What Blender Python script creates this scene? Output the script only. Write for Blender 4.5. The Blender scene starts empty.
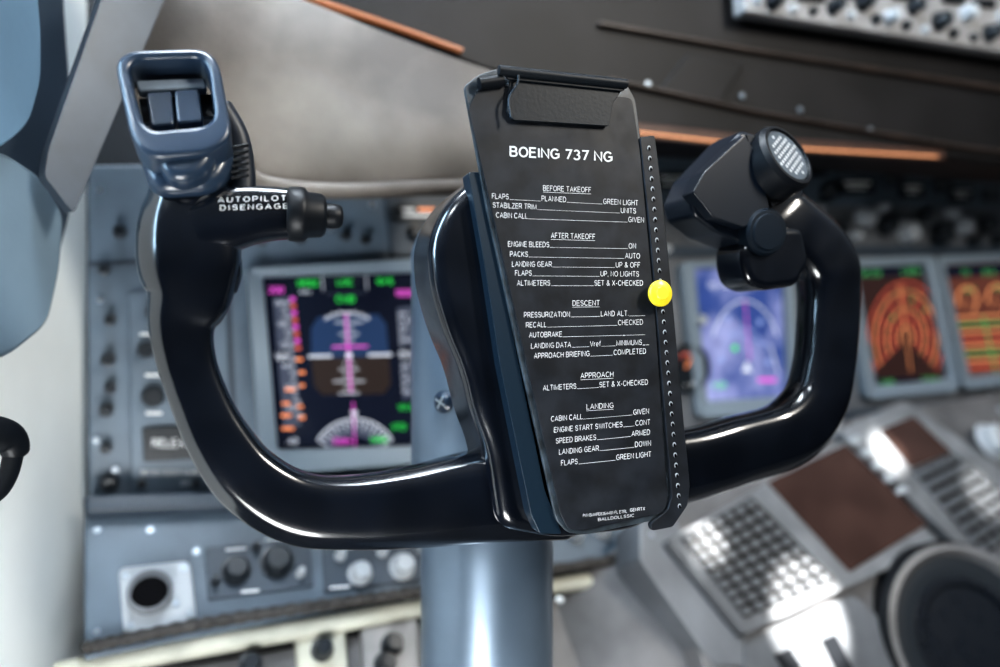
import bpy, bmesh, math, random, os
from mathutils import Vector, Matrix
from mathutils.bvhtree import BVHTree
random.seed(4)
F=26.0/36.0*1000
scene=bpy.context.scene
COL=scene.collection
scene.view_settings.view_transform='Standard'
for lk in ('Medium High Contrast','Standard - Medium High Contrast'):
    try: scene.view_settings.look=lk; print('LOOK',lk); break
    except Exception as e_: print('look',e_)

# ---------------------------------------------------------------- helpers
def ray(px,py): return Vector(((px-500)/F,1,(333.5-py)/F))
def P(px,py,d): return ray(px,py)*d
class Plane:
    def __init__(s,a,b,c):
        s.o=a.copy(); n=(b-a).cross(c-a).normalized()
        if n.dot(a)>0: n=-n
        s.n=n
    def hit(s,px,py,off=0.0):
        r=ray(px,py); o=s.o+s.n*off
        return r*(o.dot(s.n)/r.dot(s.n))
def vplane(p1,d1,p2,d2):
    a=P(p1,333.5,d1); b=P(p2,333.5,d2)
    return Plane(a,b,a+Vector((0,0,.1)))

MATS={}
def mat(name,col,rough=.5,metal=0,coat=0,em=0,emcol=None,noise=0,nscale=20,bump=0,bscale=200,col2=None,lo=.35,hi=.65,rnoise=0,spec=.5):
    if name in MATS: return MATS[name]
    m=bpy.data.materials.new(name); m.use_nodes=True
    nt=m.node_tree; b=nt.nodes['Principled BSDF']
    b.inputs['Base Color'].default_value=(*col,1)
    b.inputs['Roughness'].default_value=rough
    b.inputs['Metallic'].default_value=metal
    b.inputs['Coat Weight'].default_value=coat
    b.inputs['Coat Roughness'].default_value=.1
    b.inputs['Specular IOR Level'].default_value=spec
    tc=nt.nodes.new('ShaderNodeTexCoord')
    if noise>0 or col2:
        n=nt.nodes.new('ShaderNodeTexNoise'); n.inputs['Scale'].default_value=nscale; n.inputs['Detail'].default_value=6
        nt.links.new(tc.outputs['Object'],n.inputs['Vector'])
        r=nt.nodes.new('ShaderNodeValToRGB')
        r.color_ramp.elements[0].position=lo; r.color_ramp.elements[1].position=hi
        c2=col2 if col2 else tuple(min(1,c*(1+noise)) for c in col)
        c1=col if col2 else tuple(c*(1-noise) for c in col)
        r.color_ramp.elements[0].color=(*c1,1); r.color_ramp.elements[1].color=(*c2,1)
        nt.links.new(n.outputs['Fac'],r.inputs['Fac']); nt.links.new(r.outputs['Color'],b.inputs['Base Color'])
    if rnoise>0:
        n3=nt.nodes.new('ShaderNodeTexNoise'); n3.inputs['Scale'].default_value=55; n3.inputs['Detail'].default_value=8
        nt.links.new(tc.outputs['Object'],n3.inputs['Vector'])
        mr=nt.nodes.new('ShaderNodeMapRange'); mr.inputs['From Min'].default_value=.35; mr.inputs['From Max'].default_value=.7
        mr.inputs['To Min'].default_value=rough-rnoise*.5; mr.inputs['To Max'].default_value=rough+rnoise
        nt.links.new(n3.outputs['Fac'],mr.inputs['Value']); nt.links.new(mr.outputs['Result'],b.inputs['Roughness'])
    if bump>0:
        n2=nt.nodes.new('ShaderNodeTexNoise'); n2.inputs['Scale'].default_value=bscale; n2.inputs['Detail'].default_value=4
        nt.links.new(tc.outputs['Object'],n2.inputs['Vector'])
        bp=nt.nodes.new('ShaderNodeBump'); bp.inputs['Strength'].default_value=bump; bp.inputs['Distance'].default_value=.001
        nt.links.new(n2.outputs['Fac'],bp.inputs['Height']); nt.links.new(bp.outputs['Normal'],b.inputs['Normal'])
    if em>0:
        b.inputs['Emission Color'].default_value=(*(emcol or col),1); b.inputs['Emission Strength'].default_value=em
    MATS[name]=m; return m

def top(name,label,cat,loc,group=None):
    e=bpy.data.objects.new(name,None); e.empty_display_size=.02; e.location=loc
    COL.objects.link(e); e['label']=label; e['category']=cat
    if group: e['group']=group
    return e
WL={}
def obj_from(name,verts,faces,mats,par=None,fmi=None,smooth=True,sharp=35,bevel=0,bseg=3,label=None,origin=None,flat=False):
    c=origin.copy() if origin is not None else sum(verts,Vector())/len(verts)
    me=bpy.data.meshes.new(name)
    me.from_pydata([v-c for v in verts],[],faces)
    if not isinstance(mats,(list,tuple)): mats=[mats]
    for m in mats: me.materials.append(m)
    bm=bmesh.new(); bm.from_mesh(me)
    if not flat: bmesh.ops.recalc_face_normals(bm,faces=bm.faces)
    bm.to_mesh(me); bm.free()
    if fmi:
        for p,i in zip(me.polygons,fmi): p.material_index=i
    for p in me.polygons: p.use_smooth=smooth
    if smooth and not bevel: me.set_sharp_from_angle(angle=math.radians(sharp))
    o=bpy.data.objects.new(name,me); COL.objects.link(o)
    if bevel:
        b=o.modifiers.new('bevel','BEVEL'); b.width=bevel; b.segments=bseg; b.limit_method='ANGLE'; b.angle_limit=math.radians(32)
        w=o.modifiers.new('wn','WEIGHTED_NORMAL'); w.keep_sharp=False
    WL[o.name]=c.copy()
    if par is not None:
        pl=WL.get(par.name,par.location)
        o.parent=par; o.location=c-Vector(pl)
    else: o.location=c
    if label: o['label']=label
    return o
def rpoly(pts,r,k=4):
    out=[]; n=len(pts)
    for i in range(n):
        p=Vector(pts[i]); a=Vector(pts[i-1]); b=Vector(pts[(i+1)%n])
        ra=min(r,(a-p).length*.45); rb=min(r,(b-p).length*.45)
        s=p+(a-p).normalized()*ra; e=p+(b-p).normalized()*rb
        for j in range(k+1):
            t=j/k; out.append(tuple(s*(1-t)**2+p*2*t*(1-t)+e*t*t))
    return out
def prism(name,poly,pl,off,thick,m,par=None,bevel=0,r=0,k=4,bseg=3,label=None):
    if r: poly=rpoly(poly,r,k)
    n=len(poly)
    f=[pl.hit(x,y,off) for x,y in poly]
    bk=[v-(pl.n*thick) for v in f]
    faces=[list(range(n)),list(range(2*n-1,n-1,-1))]+[[i,(i+1)%n,n+(i+1)%n,n+i] for i in range(n)]
    return obj_from(name,f+bk,faces,m,par,bevel=bevel,bseg=bseg,label=label)
def frame(name,outer,inner,pl,off,thick,m,par=None,bevel=0,ro=6,ri=4,k=4,inoff=None):
    o=rpoly(outer,ro,k); i_=rpoly(inner,ri,k); n=len(o)
    if inoff is None: inoff=off
    a=[pl.hit(x,y,off) for x,y in o]; b=[pl.hit(x,y,inoff) for x,y in i_]
    c=[v-pl.n*thick for v in a]; d=[v-pl.n*thick for v in b]
    F_=[]
    for i in range(n):
        j=(i+1)%n
        F_+= [[i,j,n+j,n+i],[n+i,n+j,3*n+j,3*n+i],[3*n+i,3*n+j,2*n+j,2*n+i],[2*n+i,2*n+j,j,i]]
    return obj_from(name,a+b+c+d,F_,m,par,bevel=bevel)
def lathe(name,center,axis,prof,m,par=None,seg=32,knurl=0,label=None,sharp=30,fm=None):
    axis=axis.normalized(); u=axis.orthogonal().normalized(); v=axis.cross(u)
    V=[];FA=[];mi=[]
    for h,r in prof:
        for s in range(seg):
            rr=r*(1-(knurl if s%2 else 0)); a=2*math.pi*s/seg
            V.append(center+axis*h+(u*math.cos(a)+v*math.sin(a))*rr)
    for i in range(len(prof)-1):
        for s in range(seg):
            t=(s+1)%seg
            FA.append([i*seg+s,i*seg+t,(i+1)*seg+t,(i+1)*seg+s]); mi.append(fm[i] if fm else 0)
    FA.append(list(range(seg))[::-1]); mi.append(fm[0] if fm else 0)
    FA.append([(len(prof)-1)*seg+s for s in range(seg)]); mi.append(fm[-1] if fm else 0)
    return obj_from(name,V,FA,m,par,fmi=mi,label=label,sharp=sharp,origin=center)
def knob(name,px,py,rp,pl,h,m,par,off=0,knurl=.0,prof=None,label=None,seg=28):
    c=pl.hit(px,py,off); r=rp*c.y/F
    prof=prof or [(0,1.15),(.1,1.15),(.12,.95),(.85,.85),(1,.72)]
    return lathe(name,c,pl.n,[(a*h,b*r) for a,b in prof],m,par,knurl=knurl,label=label,seg=seg)
def catmull(pts,sub):
    out=[]; n=len(pts)
    for i in range(n-1):
        p0=pts[max(i-1,0)];p1=pts[i];p2=pts[i+1];p3=pts[min(i+2,n-1)]
        for s in range(sub):
            t=s/sub
            out.append([.5*(2*b+(c-a)*t+(2*a-5*b+4*c-d)*t*t+(-a+3*b-3*c+d)*t**3) for a,b,c,d in zip(p0,p1,p2,p3)])
    out.append(list(pts[-1])); return out
def sweep(name,pts,pl,ratio,m,par=None,off=0,sub=7,seg=28,exp=2.3,cap=True,label=None,shape=None,sharp=60):
    pts=[list(p)+[0]*(4-len(p)) for p in pts]
    c=catmull(pts,sub); n=len(c)
    if shape: seg=len(shape)
    secs=[]
    for i in range(n):
        a=c[max(i-1,0)];b=c[min(i+1,n-1)]
        t=Vector((b[0]-a[0],b[1]-a[1])).normalized(); q=Vector((-t.y,t.x))
        x,y,w,o=c[i]
        ce=pl.hit(x,y,off+o); s=(pl.hit(x+q.x*w,y+q.y*w,off+o)-pl.hit(x-q.x*w,y-q.y*w,off+o))/2
        tw=(pl.hit(x+t.x,y+t.y,off+o)-pl.hit(x-t.x,y-t.y,off+o)).normalized()
        secs.append((ce,s,tw))
    def ring(ce,s,k):
        L=s.length*ratio; R=[]
        for j in range(seg):
            if shape: x,y=shape[j]
            else:
                a=2*math.pi*j/seg; ca,sa=math.cos(a),math.sin(a)
                x=math.copysign(abs(ca)**(2/exp),ca); y=math.copysign(abs(sa)**(2/exp),sa)
            R.append(ce+s*x*k+pl.n*L*y*k)
        return R
    V=[];rows=0
    def add(R):
        nonlocal V,rows
        V+=R; rows+=1
    if cap:
        ce,s,tw=secs[0]
        for a in (85,65,40,18): add(ring(ce-tw*s.length*math.sin(math.radians(a))*.6,s,math.cos(math.radians(a))))
    for ce,s,tw in secs: add(ring(ce,s,1))
    if cap:
        ce,s,tw=secs[-1]
        for a in (18,40,65,85): add(ring(ce+tw*s.length*math.sin(math.radians(a))*.6,s,math.cos(math.radians(a))))
    FA=[]
    for i in range(rows-1):
        for j in range(seg):
            k=(j+1)%seg; FA.append([i*seg+j,i*seg+k,(i+1)*seg+k,(i+1)*seg+j])
    FA.append(list(range(seg))[::-1]); FA.append([(rows-1)*seg+j for j in range(seg)])
    return obj_from(name,V,FA,m,par,label=label,sharp=sharp)

# ---- plain grotesque stroke lettering (cap height 1)
def _a(cx,cy,rx,ry,a0,a1,n=10): return [(cx+rx*math.cos(math.radians(a0+(a1-a0)*i/n)),cy+ry*math.sin(math.radians(a0+(a1-a0)*i/n))) for i in range(n+1)]
GL={
'A':(.74,[[(0,0),(.37,1),(.74,0)],[(.14,.34),(.60,.34)]]),
'B':(.64,[[(0,0),(0,1),(.36,1)]+_a(.36,.765,.22,.235,90,-90)+[(0,.53)],[(.34,.53)]+_a(.36,.265,.27,.265,90,-90)+[(0,0)]]),
'C':(.72,[_a(.38,.5,.37,.5,42,318,16)]),
'D':(.68,[[(0,0),(0,1),(.28,1)]+_a(.28,.5,.38,.5,90,-90,14)+[(0,0)]]),
'E':(.58,[[(.58,1),(0,1),(0,0),(.6,0)],[(0,.53),(.53,.53)]]),
'F':(.54,[[(.56,1),(0,1),(0,0)],[(0,.52),(.48,.52)]]),
'G':(.76,[_a(.39,.5,.38,.5,42,300,16)+[(.74,.16),(.74,.47),(.42,.47)]]),
'H':(.66,[[(0,0),(0,1)],[(.66,0),(.66,1)],[(0,.53),(.66,.53)]]),
'I':(.06,[[(.03,0),(.03,1)]]),
'J':(.46,[[(.44,1),(.44,.26)]+_a(.22,.25,.22,.25,0,-180)]),
'K':(.64,[[(0,0),(0,1)],[(.6,1),(0,.36)],[(.2,.58),(.64,0)]]),
'L':(.52,[[(0,1),(0,0),(.54,0)]]),
'M':(.80,[[(0,0),(0,1),(.4,.08),(.8,1),(.8,0)]]),
'N':(.66,[[(0,0),(0,1),(.66,0),(.66,1)]]),
'O':(.78,[_a(.39,.5,.39,.5,0,360,20)]),
'P':(.60,[[(0,0),(0,1),(.34,1)]+_a(.34,.72,.26,.28,90,-90)+[(0,.44)]]),
'Q':(.78,[_a(.39,.5,.39,.5,0,360,20),[(.5,.2),(.78,-.06)]]),
'R':(.66,[[(0,0),(0,1),(.38,1)]+_a(.38,.735,.25,.265,90,-90)+[(0,.47)],[(.36,.47),(.68,0)]]),
'S':(.62,[_a(.31,.745,.27,.255,15,250,12)+_a(.32,.27,.29,.27,75,-165,12)]),
'T':(.64,[[(0,1),(.64,1)],[(.32,1),(.32,0)]]),
'U':(.66,[[(0,1),(0,.34)]+_a(.33,.34,.33,.34,180,360,12)+[(.66,1)]]),
'V':(.70,[[(0,1),(.35,0),(.7,1)]]),
'W':(.98,[[(0,1),(.24,0),(.49,1),(.74,0),(.98,1)]]),
'X':(.66,[[(0,1),(.66,0)],[(.66,1),(0,0)]]),
'Y':(.66,[[(0,1),(.33,.45),(.66,1)],[(.33,.45),(.33,0)]]),
'Z':(.62,[[(.02,1),(.6,1),(0,0),(.62,0)]]),
'0':(.56,[_a(.28,.5,.28,.5,0,360,18)]),
'1':(.3,[[(0,.76),(.24,1),(.24,0)]]),
'2':(.56,[_a(.28,.72,.27,.28,165,-35,10)+[(0,0),(.57,0)]]),
'3':(.56,[_a(.26,.755,.24,.245,155,-85,10),_a(.26,.265,.29,.265,88,-155,10)]),
'4':(.6,[[(.44,0),(.44,1),(0,.3),(.6,.3)]]),
'5':(.56,[[(.52,1),(.11,1),(.05,.52)]+_a(.28,.32,.28,.32,125,-155,10)]),
'6':(.56,[_a(.28,.3,.27,.3,0,360,16),_a(.33,.5,.32,.5,60,195,9)]),
'7':(.56,[[(0,1),(.56,1),(.19,0)]]),
'8':(.56,[_a(.28,.76,.23,.24,0,360,14),_a(.28,.27,.28,.27,0,360,14)]),
'9':(.56,[_a(.28,.7,.27,.3,0,360,16),_a(.23,.5,.32,.5,15,-120,9)]),
'&':(.72,[[(.72,0),(.2,.66),(.17,.82),(.24,.96),(.36,1),(.47,.94),(.5,.8),(.42,.66),(.12,.42),(.03,.24),(.1,.06),(.28,0),(.46,.08),(.6,.28),(.65,.42)]]),
'-':(.3,[[(0,.38),(.3,.38)]]),'.':(.08,[[(.04,0),(.04,.1)]]),',':(.1,[[(.06,.1),(.0,-.16)]]),'/':(.34,[[(0,0),(.34,1)]]),'_':(.6,[[(0,-.08),(.7,-.08)]]),
'r':(.3,[[(0,0),(0,.7)],[(0,.45),(.12,.66),(.3,.7)]]),'e':(.5,[[(0,.38),(.5,.38)]+_a(.25,.35,.25,.35,5,310,12)]),'f':(.3,[[(.12,0),(.12,.84),(.2,1),(.32,1)],[(0,.7),(.3,.7)]]),
}
def stroke(pts,w):
    closed=(Vector(pts[0])-Vector(pts[-1])).length<1e-6
    P2=[Vector(p) for p in pts]
    if closed: P2=P2[:-1]
    n=len(P2); L=[];R=[]
    for i in range(n):
        if closed: a=P2[i-1];b=P2[(i+1)%n]
        else: a=P2[i-1] if i else None; b=P2[i+1] if i<n-1 else None
        p=P2[i]
        d1=(p-a).normalized() if a is not None else None; d2=(b-p).normalized() if b is not None else None
        if d1 is None: t=d2; k=1
        elif d2 is None: t=d1; k=1
        else:
            t=(d1+d2); t=t.normalized() if t.length>1e-4 else d1
            k=min(1.7,1/max(.35,t.dot(d1)))
        q=Vector((-t.y,t.x))*w/2*k
        L.append(p+q);R.append(p-q)
    V=[(v.x,v.y) for v in L+R]; m=n if closed else n-1
    return V,[[i,(i+1)%n,n+(i+1)%n,n+i] for i in range(m)]
def glyphs(s,bold=0,w=.13,sp=.26):
    V=[];FA=[];x=0
    for ch in s:
        if ch==' ': x+=.42; continue
        g=GL.get(ch) or GL.get(ch.upper()) or GL['-']
        for pl in g[1]:
            v,f=stroke(pl,w+bold); b=len(V)
            V+=[(x+a,c) for a,c in v]; FA+=[[b+i for i in q] for q in f]
        x+=g[0]+sp
    if not V: return V,FA,0
    x0=min(v[0] for v in V); x1=max(v[0] for v in V)
    return [((a-x0),c) for a,c in V],FA,x1-x0
class Flat:
    """flat printed / lit graphics lying on one plane, several materials"""
    def __init__(s,pl,off,bvh=None): s.pl=pl;s.off=off;s.V=[];s.Fc=[];s.mi=[];s.bvh=bvh;s.lay=0
    def h(s,x,y):
        if s.bvh:
            r=ray(x,y).normalized(); loc=s.bvh.ray_cast(Vector((0,0,0)),r)[0]
            if loc: return loc-r*s.off
        return s.pl.hit(x,y,s.off+s.lay)
    def poly(s,pts,mi=0,lay=0):
        s.lay=lay; b=len(s.V); s.V+=[s.h(x,y) for x,y in pts]; s.Fc.append([b+i for i in range(len(pts))]); s.mi.append(mi)
    def rect(s,x0,y0,x1,y1,mi=0,lay=0,sl=0): s.poly([(x0,y0),(x1,y0+sl*(x1-x0)),(x1,y1+sl*(x1-x0)),(x0,y1)],mi,lay)
    def line(s,x0,y0,x1,y1,w,mi=0,lay=0):
        t=Vector((x1-x0,y1-y0)).normalized(); q=Vector((-t.y,t.x))*w/2
        s.poly([(x0+q.x,y0+q.y),(x1+q.x,y1+q.y),(x1-q.x,y1-q.y),(x0-q.x,y0-q.y)],mi,lay)
    def arc(s,cx,cy,rx,ry,a0,a1,w,mi=0,lay=0,n=18):
        for i in range(n):
            a=math.radians(a0+(a1-a0)*i/n); b=math.radians(a0+(a1-a0)*(i+1)/n)
            s.poly([(cx+rx*math.cos(a),cy-ry*math.sin(a)),(cx+rx*math.cos(b),cy-ry*math.sin(b)),(cx+(rx-w)*math.cos(b),cy-(ry-w)*math.sin(b)),(cx+(rx-w)*math.cos(a),cy-(ry-w)*math.sin(a))],mi,lay)
    def text(s,t,x,y,cap,mi=0,width=None,align='L',slope=0,bold=0,lay=0,w=.13,sp=.26):
        s.lay=lay
        V,FA,W0=glyphs(t,bold,w,sp)
        if not V: return (x,x)
        sy=cap; sx=(width/W0) if width else sy
        W=W0*sx; x0={'L':x,'R':x-W,'C':x-W/2}[align]
        b=len(s.V)
        for gx,gy in V:
            X=x0+gx*sx; Y=y-gy*sy+slope*(x0+gx*sx-x)
            s.V.append(s.h(X,Y))
        for f in FA: s.Fc.append([b+i for i in f]); s.mi.append(mi)
        return (x0,x0+W)
    def build(s,name,mats,par,label=None):
        return obj_from(name,s.V,s.Fc,mats,par,fmi=s.mi,smooth=False,label=label,flat=True)

# ---------------------------------------------------------------- materials
M_yoke=mat('yoke_black',(.003,.0045,.008),.22,0,.8,noise=.3,nscale=30,rnoise=.03)
M_hub=mat('hub_black',(.003,.005,.009),.28,0,.5,rnoise=.04)
M_steel=mat('column_bluegrey',(.13,.175,.23),.36,.45,.2,noise=.15,nscale=12)
M_switch=mat('switch_slate',(.018,.033,.058),.32,0,.35,bump=.06,bscale=700)
M_switch2=mat('switch_slate_dark',(.008,.013,.022),.45)
M_rocker=mat('rocker_grey',(.2,.25,.31),.45)
M_rubber=mat('black_rubber',(.004,.0055,.008),.45,spec=.3)
M_hole=mat('hole_dark',(.003,.003,.004),.9,spec=.1)
M_card=mat('card_black',(.010,.012,.016),.5,bump=.03,bscale=90,noise=.4,nscale=70,rnoise=.1,spec=.3)
M_bracket=mat('bracket_blueblack',(.006,.017,.03),.38,.1,.15)
M_clip=mat('clip_black',(.006,.009,.013),.5,spec=.3,bump=.1,bscale=500)
M_white=mat('print_white',(.8,.83,.86),.6)
M_print=mat('card_print_offwhite',(.66,.68,.7),.6)
M_yellow=mat('yellow_plastic',(.85,.66,.03),.4,coat=.3)
M_screw=mat('screw_metal',(.4,.45,.5),.3,.9)
M_panel=mat('panel_bluegrey',(.098,.132,.17),.42,noise=.25,nscale=9,bump=.1)
M_panel_d=mat('panel_dark_bluegrey',(.035,.05,.07),.45,noise=.12,nscale=12)
M_panel_r=mat('panel_warm_grey',(.13,.14,.155),.45,noise=.3,nscale=10)
M_bezel=mat('bezel_grey',(.2,.25,.3),.35)
M_knob=mat('knob_dark',(.010,.014,.019),.35)
M_knobg=mat('knob_grey',(.36,.39,.42),.35)
M_glare=mat('glareshield_black',(.006,.0055,.006),.55,noise=.5,nscale=10,bump=.15,spec=.3)
M_glare2=mat('glareshield_edge_brown',(.03,.021,.017),.4,noise=.4,nscale=20)
M_fabric=mat('hood_fabric',(.045,.035,.028),.55,col2=(.20,.175,.15),nscale=6,lo=.40,hi=.72,bump=.15,bscale=350)
M_mcp=mat('mcp_grey',(.24,.24,.245),.4,noise=.2)
M_wall=mat('side_wall_paint',(.82,.87,.88),.55,noise=.06,nscale=6)
M_pad=mat('pillar_padding',(.12,.2,.28),.5,noise=.2,nscale=6,bump=.1)
M_pad1=mat('pillar_padding_pale',(.18,.25,.31),.5,noise=.15,nscale=6,bump=.1)
M_pad2=mat('visor_slate',(.045,.058,.075),.4,noise=.2)
M_ped=mat('pedestal_grey',(.13,.13,.135),.42,noise=.35,nscale=10)
M_key=mat('key_cap',(.12,.128,.14),.3)
M_keybed=mat('key_bed_grey',(.008,.009,.011),.6)
M_cdu=mat('cdu_frame',(.2,.21,.225),.3,.2,noise=.3,nscale=15)
M_cduscr=mat('cdu_screen_brown',(.03,.017,.014),.12,em=.05,emcol=(.5,.2,.12),noise=.4,nscale=18,coat=.6)
M_beige=mat('trim_beige',(.45,.45,.38),.5,noise=.2,nscale=18)
M_braid=mat('ribbed_hem',(.03,.027,.025),.6,noise=.6,nscale=220,bump=.6,bscale=400)
M_floor=mat('floor_dark',(.04,.042,.045),.8,noise=.3)
def E(name,c,s=1): return mat(name,tuple(x*.3 for x in c),.3,em=s,emcol=c)
E_black=mat('lcd_black',(.006,.008,.016),.15,em=.06,emcol=(.05,.07,.16))
E_blue=E('lcd_sky_blue',(.016,.045,.12),.7)
E_brown=E('lcd_ground_brown',(.030,.020,.018),.7)
E_white=E('lcd_white',(.8,.85,.95),.75)
E_green=E('lcd_green',(.05,.95,.12),.75)
E_mag=E('lcd_magenta',(.85,.12,.7),.75)
E_orange=E('lcd_orange',(1,.32,.12),.9)
E_amber=E('lcd_amber',(.9,.36,.16),.75)
E_red=E('lcd_red',(.75,.14,.09),.7)
E_grey=E('lcd_grey',(.07,.085,.13),.6)
E_lav=E('lcd_lavender',(.25,.33,.62),.9)
E_strip=E('painted_edge_glow_orange',(1,.45,.22),.8)  # emissive colour for the orange reflection along the glareshield edge
SCR=[E_black,E_blue,E_brown,E_white,E_green,E_mag,E_orange,E_red,E_grey,E_lav]

# ---------------------------------------------------------------- planes
YP=vplane(190,.336,830,.466)
PN=vplane(340,.74,900,1.10)
WLp=vplane(-200,.33,85,.66)
PL=Plane(P(85,500,.625),P(640,500,.84),P(100,640,.57))
CP=Plane(P(700,640,.70),P(1000,640,.85),P(800,430,.90))
GP=vplane(300,.60,1000,.95)
HP=vplane(150,.53,480,.60)

# ---------------------------------------------------------------- room shell
def struct(o,label):
    o['kind']='structure'; o['label']=label; return o
struct(prism('wall_left',[(-500,-250),(88,-120),(88,800),(-500,1400)],WLp,0,.03,M_wall,bevel=.003),'pale painted cockpit side wall beside the pilot seat')
fl=obj_from('floor',[Vector((-.9,-.3,-.95)),Vector((1.9,-.3,-.95)),Vector((1.9,1.9,-.95)),Vector((-.9,1.9,-.95)),Vector((-.9,-.3,-1)),Vector((1.9,-.3,-1)),Vector((1.9,1.9,-1)),Vector((-.9,1.9,-1))],[[0,1,2,3],[4,5,6,7],[0,1,5,4],[1,2,6,5],[2,3,7,6],[3,0,4,7]],M_floor,smooth=False)
struct(fl,'dark cockpit floor below the instrument panel')
struct(prism('wall_front',[(-60,-300),(1400,-300),(1400,1100),(-60,1100)],PN,-.12,.03,M_glare),'dark forward bulkhead behind the instrument panel')

# ---------------------------------------------------------------- instrument panel
ip=top('instrument_panel','blue-grey main instrument panel with knobs and annunciators','instrument panel',PN.hit(500,500,-.02))
prism('face_plate',[(88,165),(1250,150),(1250,520),(640,500),(88,505)],PN,0,.05,M_panel,ip,bevel=.003)
prism('center_section',[(640,152),(1250,140),(1250,430),(640,470)],PN,.004,.006,M_panel_r,ip,bevel=.001)
prism('clock_section',[(128,292),(206,288),(212,492),(132,498)],PN,.006,.008,M_panel,ip,bevel=.0015,r=5)
prism('upper_section',[(385,196),(470,194),(470,252),(392,256)],PN,.006,.008,M_panel_d,ip,bevel=.0015,r=3)
prism('center_upper_section',[(645,158),(1010,156),(1010,208),(645,202)],PN,.007,.006,M_panel,ip,bevel=.001,r=3)
prism('center_rail',[(640,246),(1100,246),(1100,253),(640,256)],PN,.009,.006,M_panel_d,ip,bevel=.001)
prism('center_rail',[(700,430),(860,410),(1100,390),(1100,401),(860,422),(700,444)],PN,.012,.012,M_panel_d,ip,bevel=.002)
prism('seam_strip',[(88,262),(236,254),(236,259),(88,267)],PN,.003,.003,M_panel_d,ip,bevel=.0005)
prism('seam_strip',[(224,262),(229,262),(240,500),(234,500)],PN,.003,.003,M_panel_d,ip,bevel=.0005)
for x,y,r in [(153,396,12),(190,402,11),(146,350,9),(172,330,8),(110,482,8),(142,482,5),(196,482,4),(186,360,6),(150,312,5),(190,310,5),(108,360,6),(106,410,6),(110,320,5),(106,448,5),(262,240,5),(300,238,5),(345,236,5),(120,232,6),(104,270,5),(110,388,5),(280,222,4),(320,218,4),(365,240,4)]:
    knob('rotary_knob',x,y,r,PN,.014,M_knob,ip,.004,knurl=.06)
for x,y,r in [(415,232,8),(396,214,6),(452,230,6)]:
    knob('rotary_knob',x,y,r,PN,.01,M_knob,ip,.006)
prism('annunciator',[(142,428),(206,424),(207,458),(144,462)],PN,.010,.006,M_knob,ip,bevel=.001,r=2)
prism('annunciator',[(395,205),(438,203),(438,220),(396,222)],PN,.010,.006,M_knob,ip,bevel=.001,r=2)
for x,y in [(100,190),(240,210),(100,300),(115,470),(230,490),(372,205),(380,480),(650,480),(675,168),(770,252),(672,440),(838,400),(990,390),(250,235),(330,228),(96,440)]:
    knob('screw',x,y,3.0,PN,.002,M_screw,ip,.004)
fx=Flat(PN,.0108)
fx.text('RELEASE',175,447,8,0,width=46,align='C')
fx.text('BELOW G/S P-INHIBIT',172,475,4.5,0,width=62,align='C',lay=-.0035)
fx.text('DOWN',190,485,4,0,width=18,align='C',lay=-.0035)
for x0,y0,x1 in [(145,374,160),(180,378,200),(140,333,154),(164,316,180),(146,412,162),(182,417,198)]: fx.rect(x0,y0,x1,y0+2.5,0,lay=-.0035)
fx.rect(400,208,414,211,0); fx.rect(418,208,434,211,1); fx.rect(400,214,432,217,0)
fx.build('panel_lettering',[M_white,E_orange],ip)
for x,y,r,m in [(722,188,11,M_knobg),(700,215,7,M_knob),(740,236,8,M_knob),(648,230,8,M_knob),(862,218,10,M_knobg),(884,226,9,M_knob),(905,232,11,M_knobg),(938,236,11,M_knob),(960,226,9,M_knobg),(985,225,9,M_knob),(835,230,8,M_knob),(695,320,6,M_knobg),(820,262,5,M_knob),(670,205,6,M_knob),(812,210,6,M_knobg),(690,232,5,M_knobg),(832,300,5,M_knob),(834,330,5,M_knob),(836,360,5,M_knob),(850,236,5,M_knobg),(922,214,5,M_knob),(948,214,5,M_knobg),(878,208,4,M_knobg),(995,240,6,M_knob),(660,250,5,M_knobg),(970,242,5,M_knob),(826,192,9,M_knob),(888,180,8,M_knob),(938,186,8,M_knob),(752,176,7,M_knob)]:
    knob('rotary_knob',x,y,r,PN,.018,m,ip,.006)
for a in [(655,172,690,190),(700,165,735,174),(765,185,800,200),(840,178,875,194),(900,182,926,198),(950,186,975,202),(984,188,1002,202),(806,168,828,176),(700,222,728,230)]:
    prism('annunciator',[(a[0],a[1]),(a[2],a[1]),(a[2],a[3]),(a[0],a[3])],PN,.011,.006,M_knob,ip,bevel=.001,r=2)
fx=Flat(PN,.0115)
for a in [(655,172,690,190),(765,185,800,200),(840,178,875,194),(900,182,926,198),(950,186,975,202)]:
    fx.rect(a[0]+4,a[1]+4,a[2]-4,a[1]+6.5,0); fx.rect(a[0]+7,a[3]-7,a[2]-8,a[3]-5,0)
fx.build('annunciator_lettering',[M_white],ip)
g=top('standby_gauge','round black standby gauge with white markings','gauge',PN.hit(683,385,.004))
knob('gauge_case',686,368,24,PN,.012,M_knob,g,.0045,prof=[(0,1),(.8,1),(1,.93),(1,.8),(.7,.78)])
fg=Flat(PN,.0130)
for i in range(12):
    a=i*math.pi/6; fg.line(686+12*math.cos(a),368+16*math.sin(a),686+15*math.cos(a),368+21*math.sin(a),1.6)
fg.line(686,368,694,352,2,1); fg.arc(686,368,11,15,20,150,2,2)
fg.build('gauge_dial',[M_white,E_orange,E_red],g)

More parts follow.
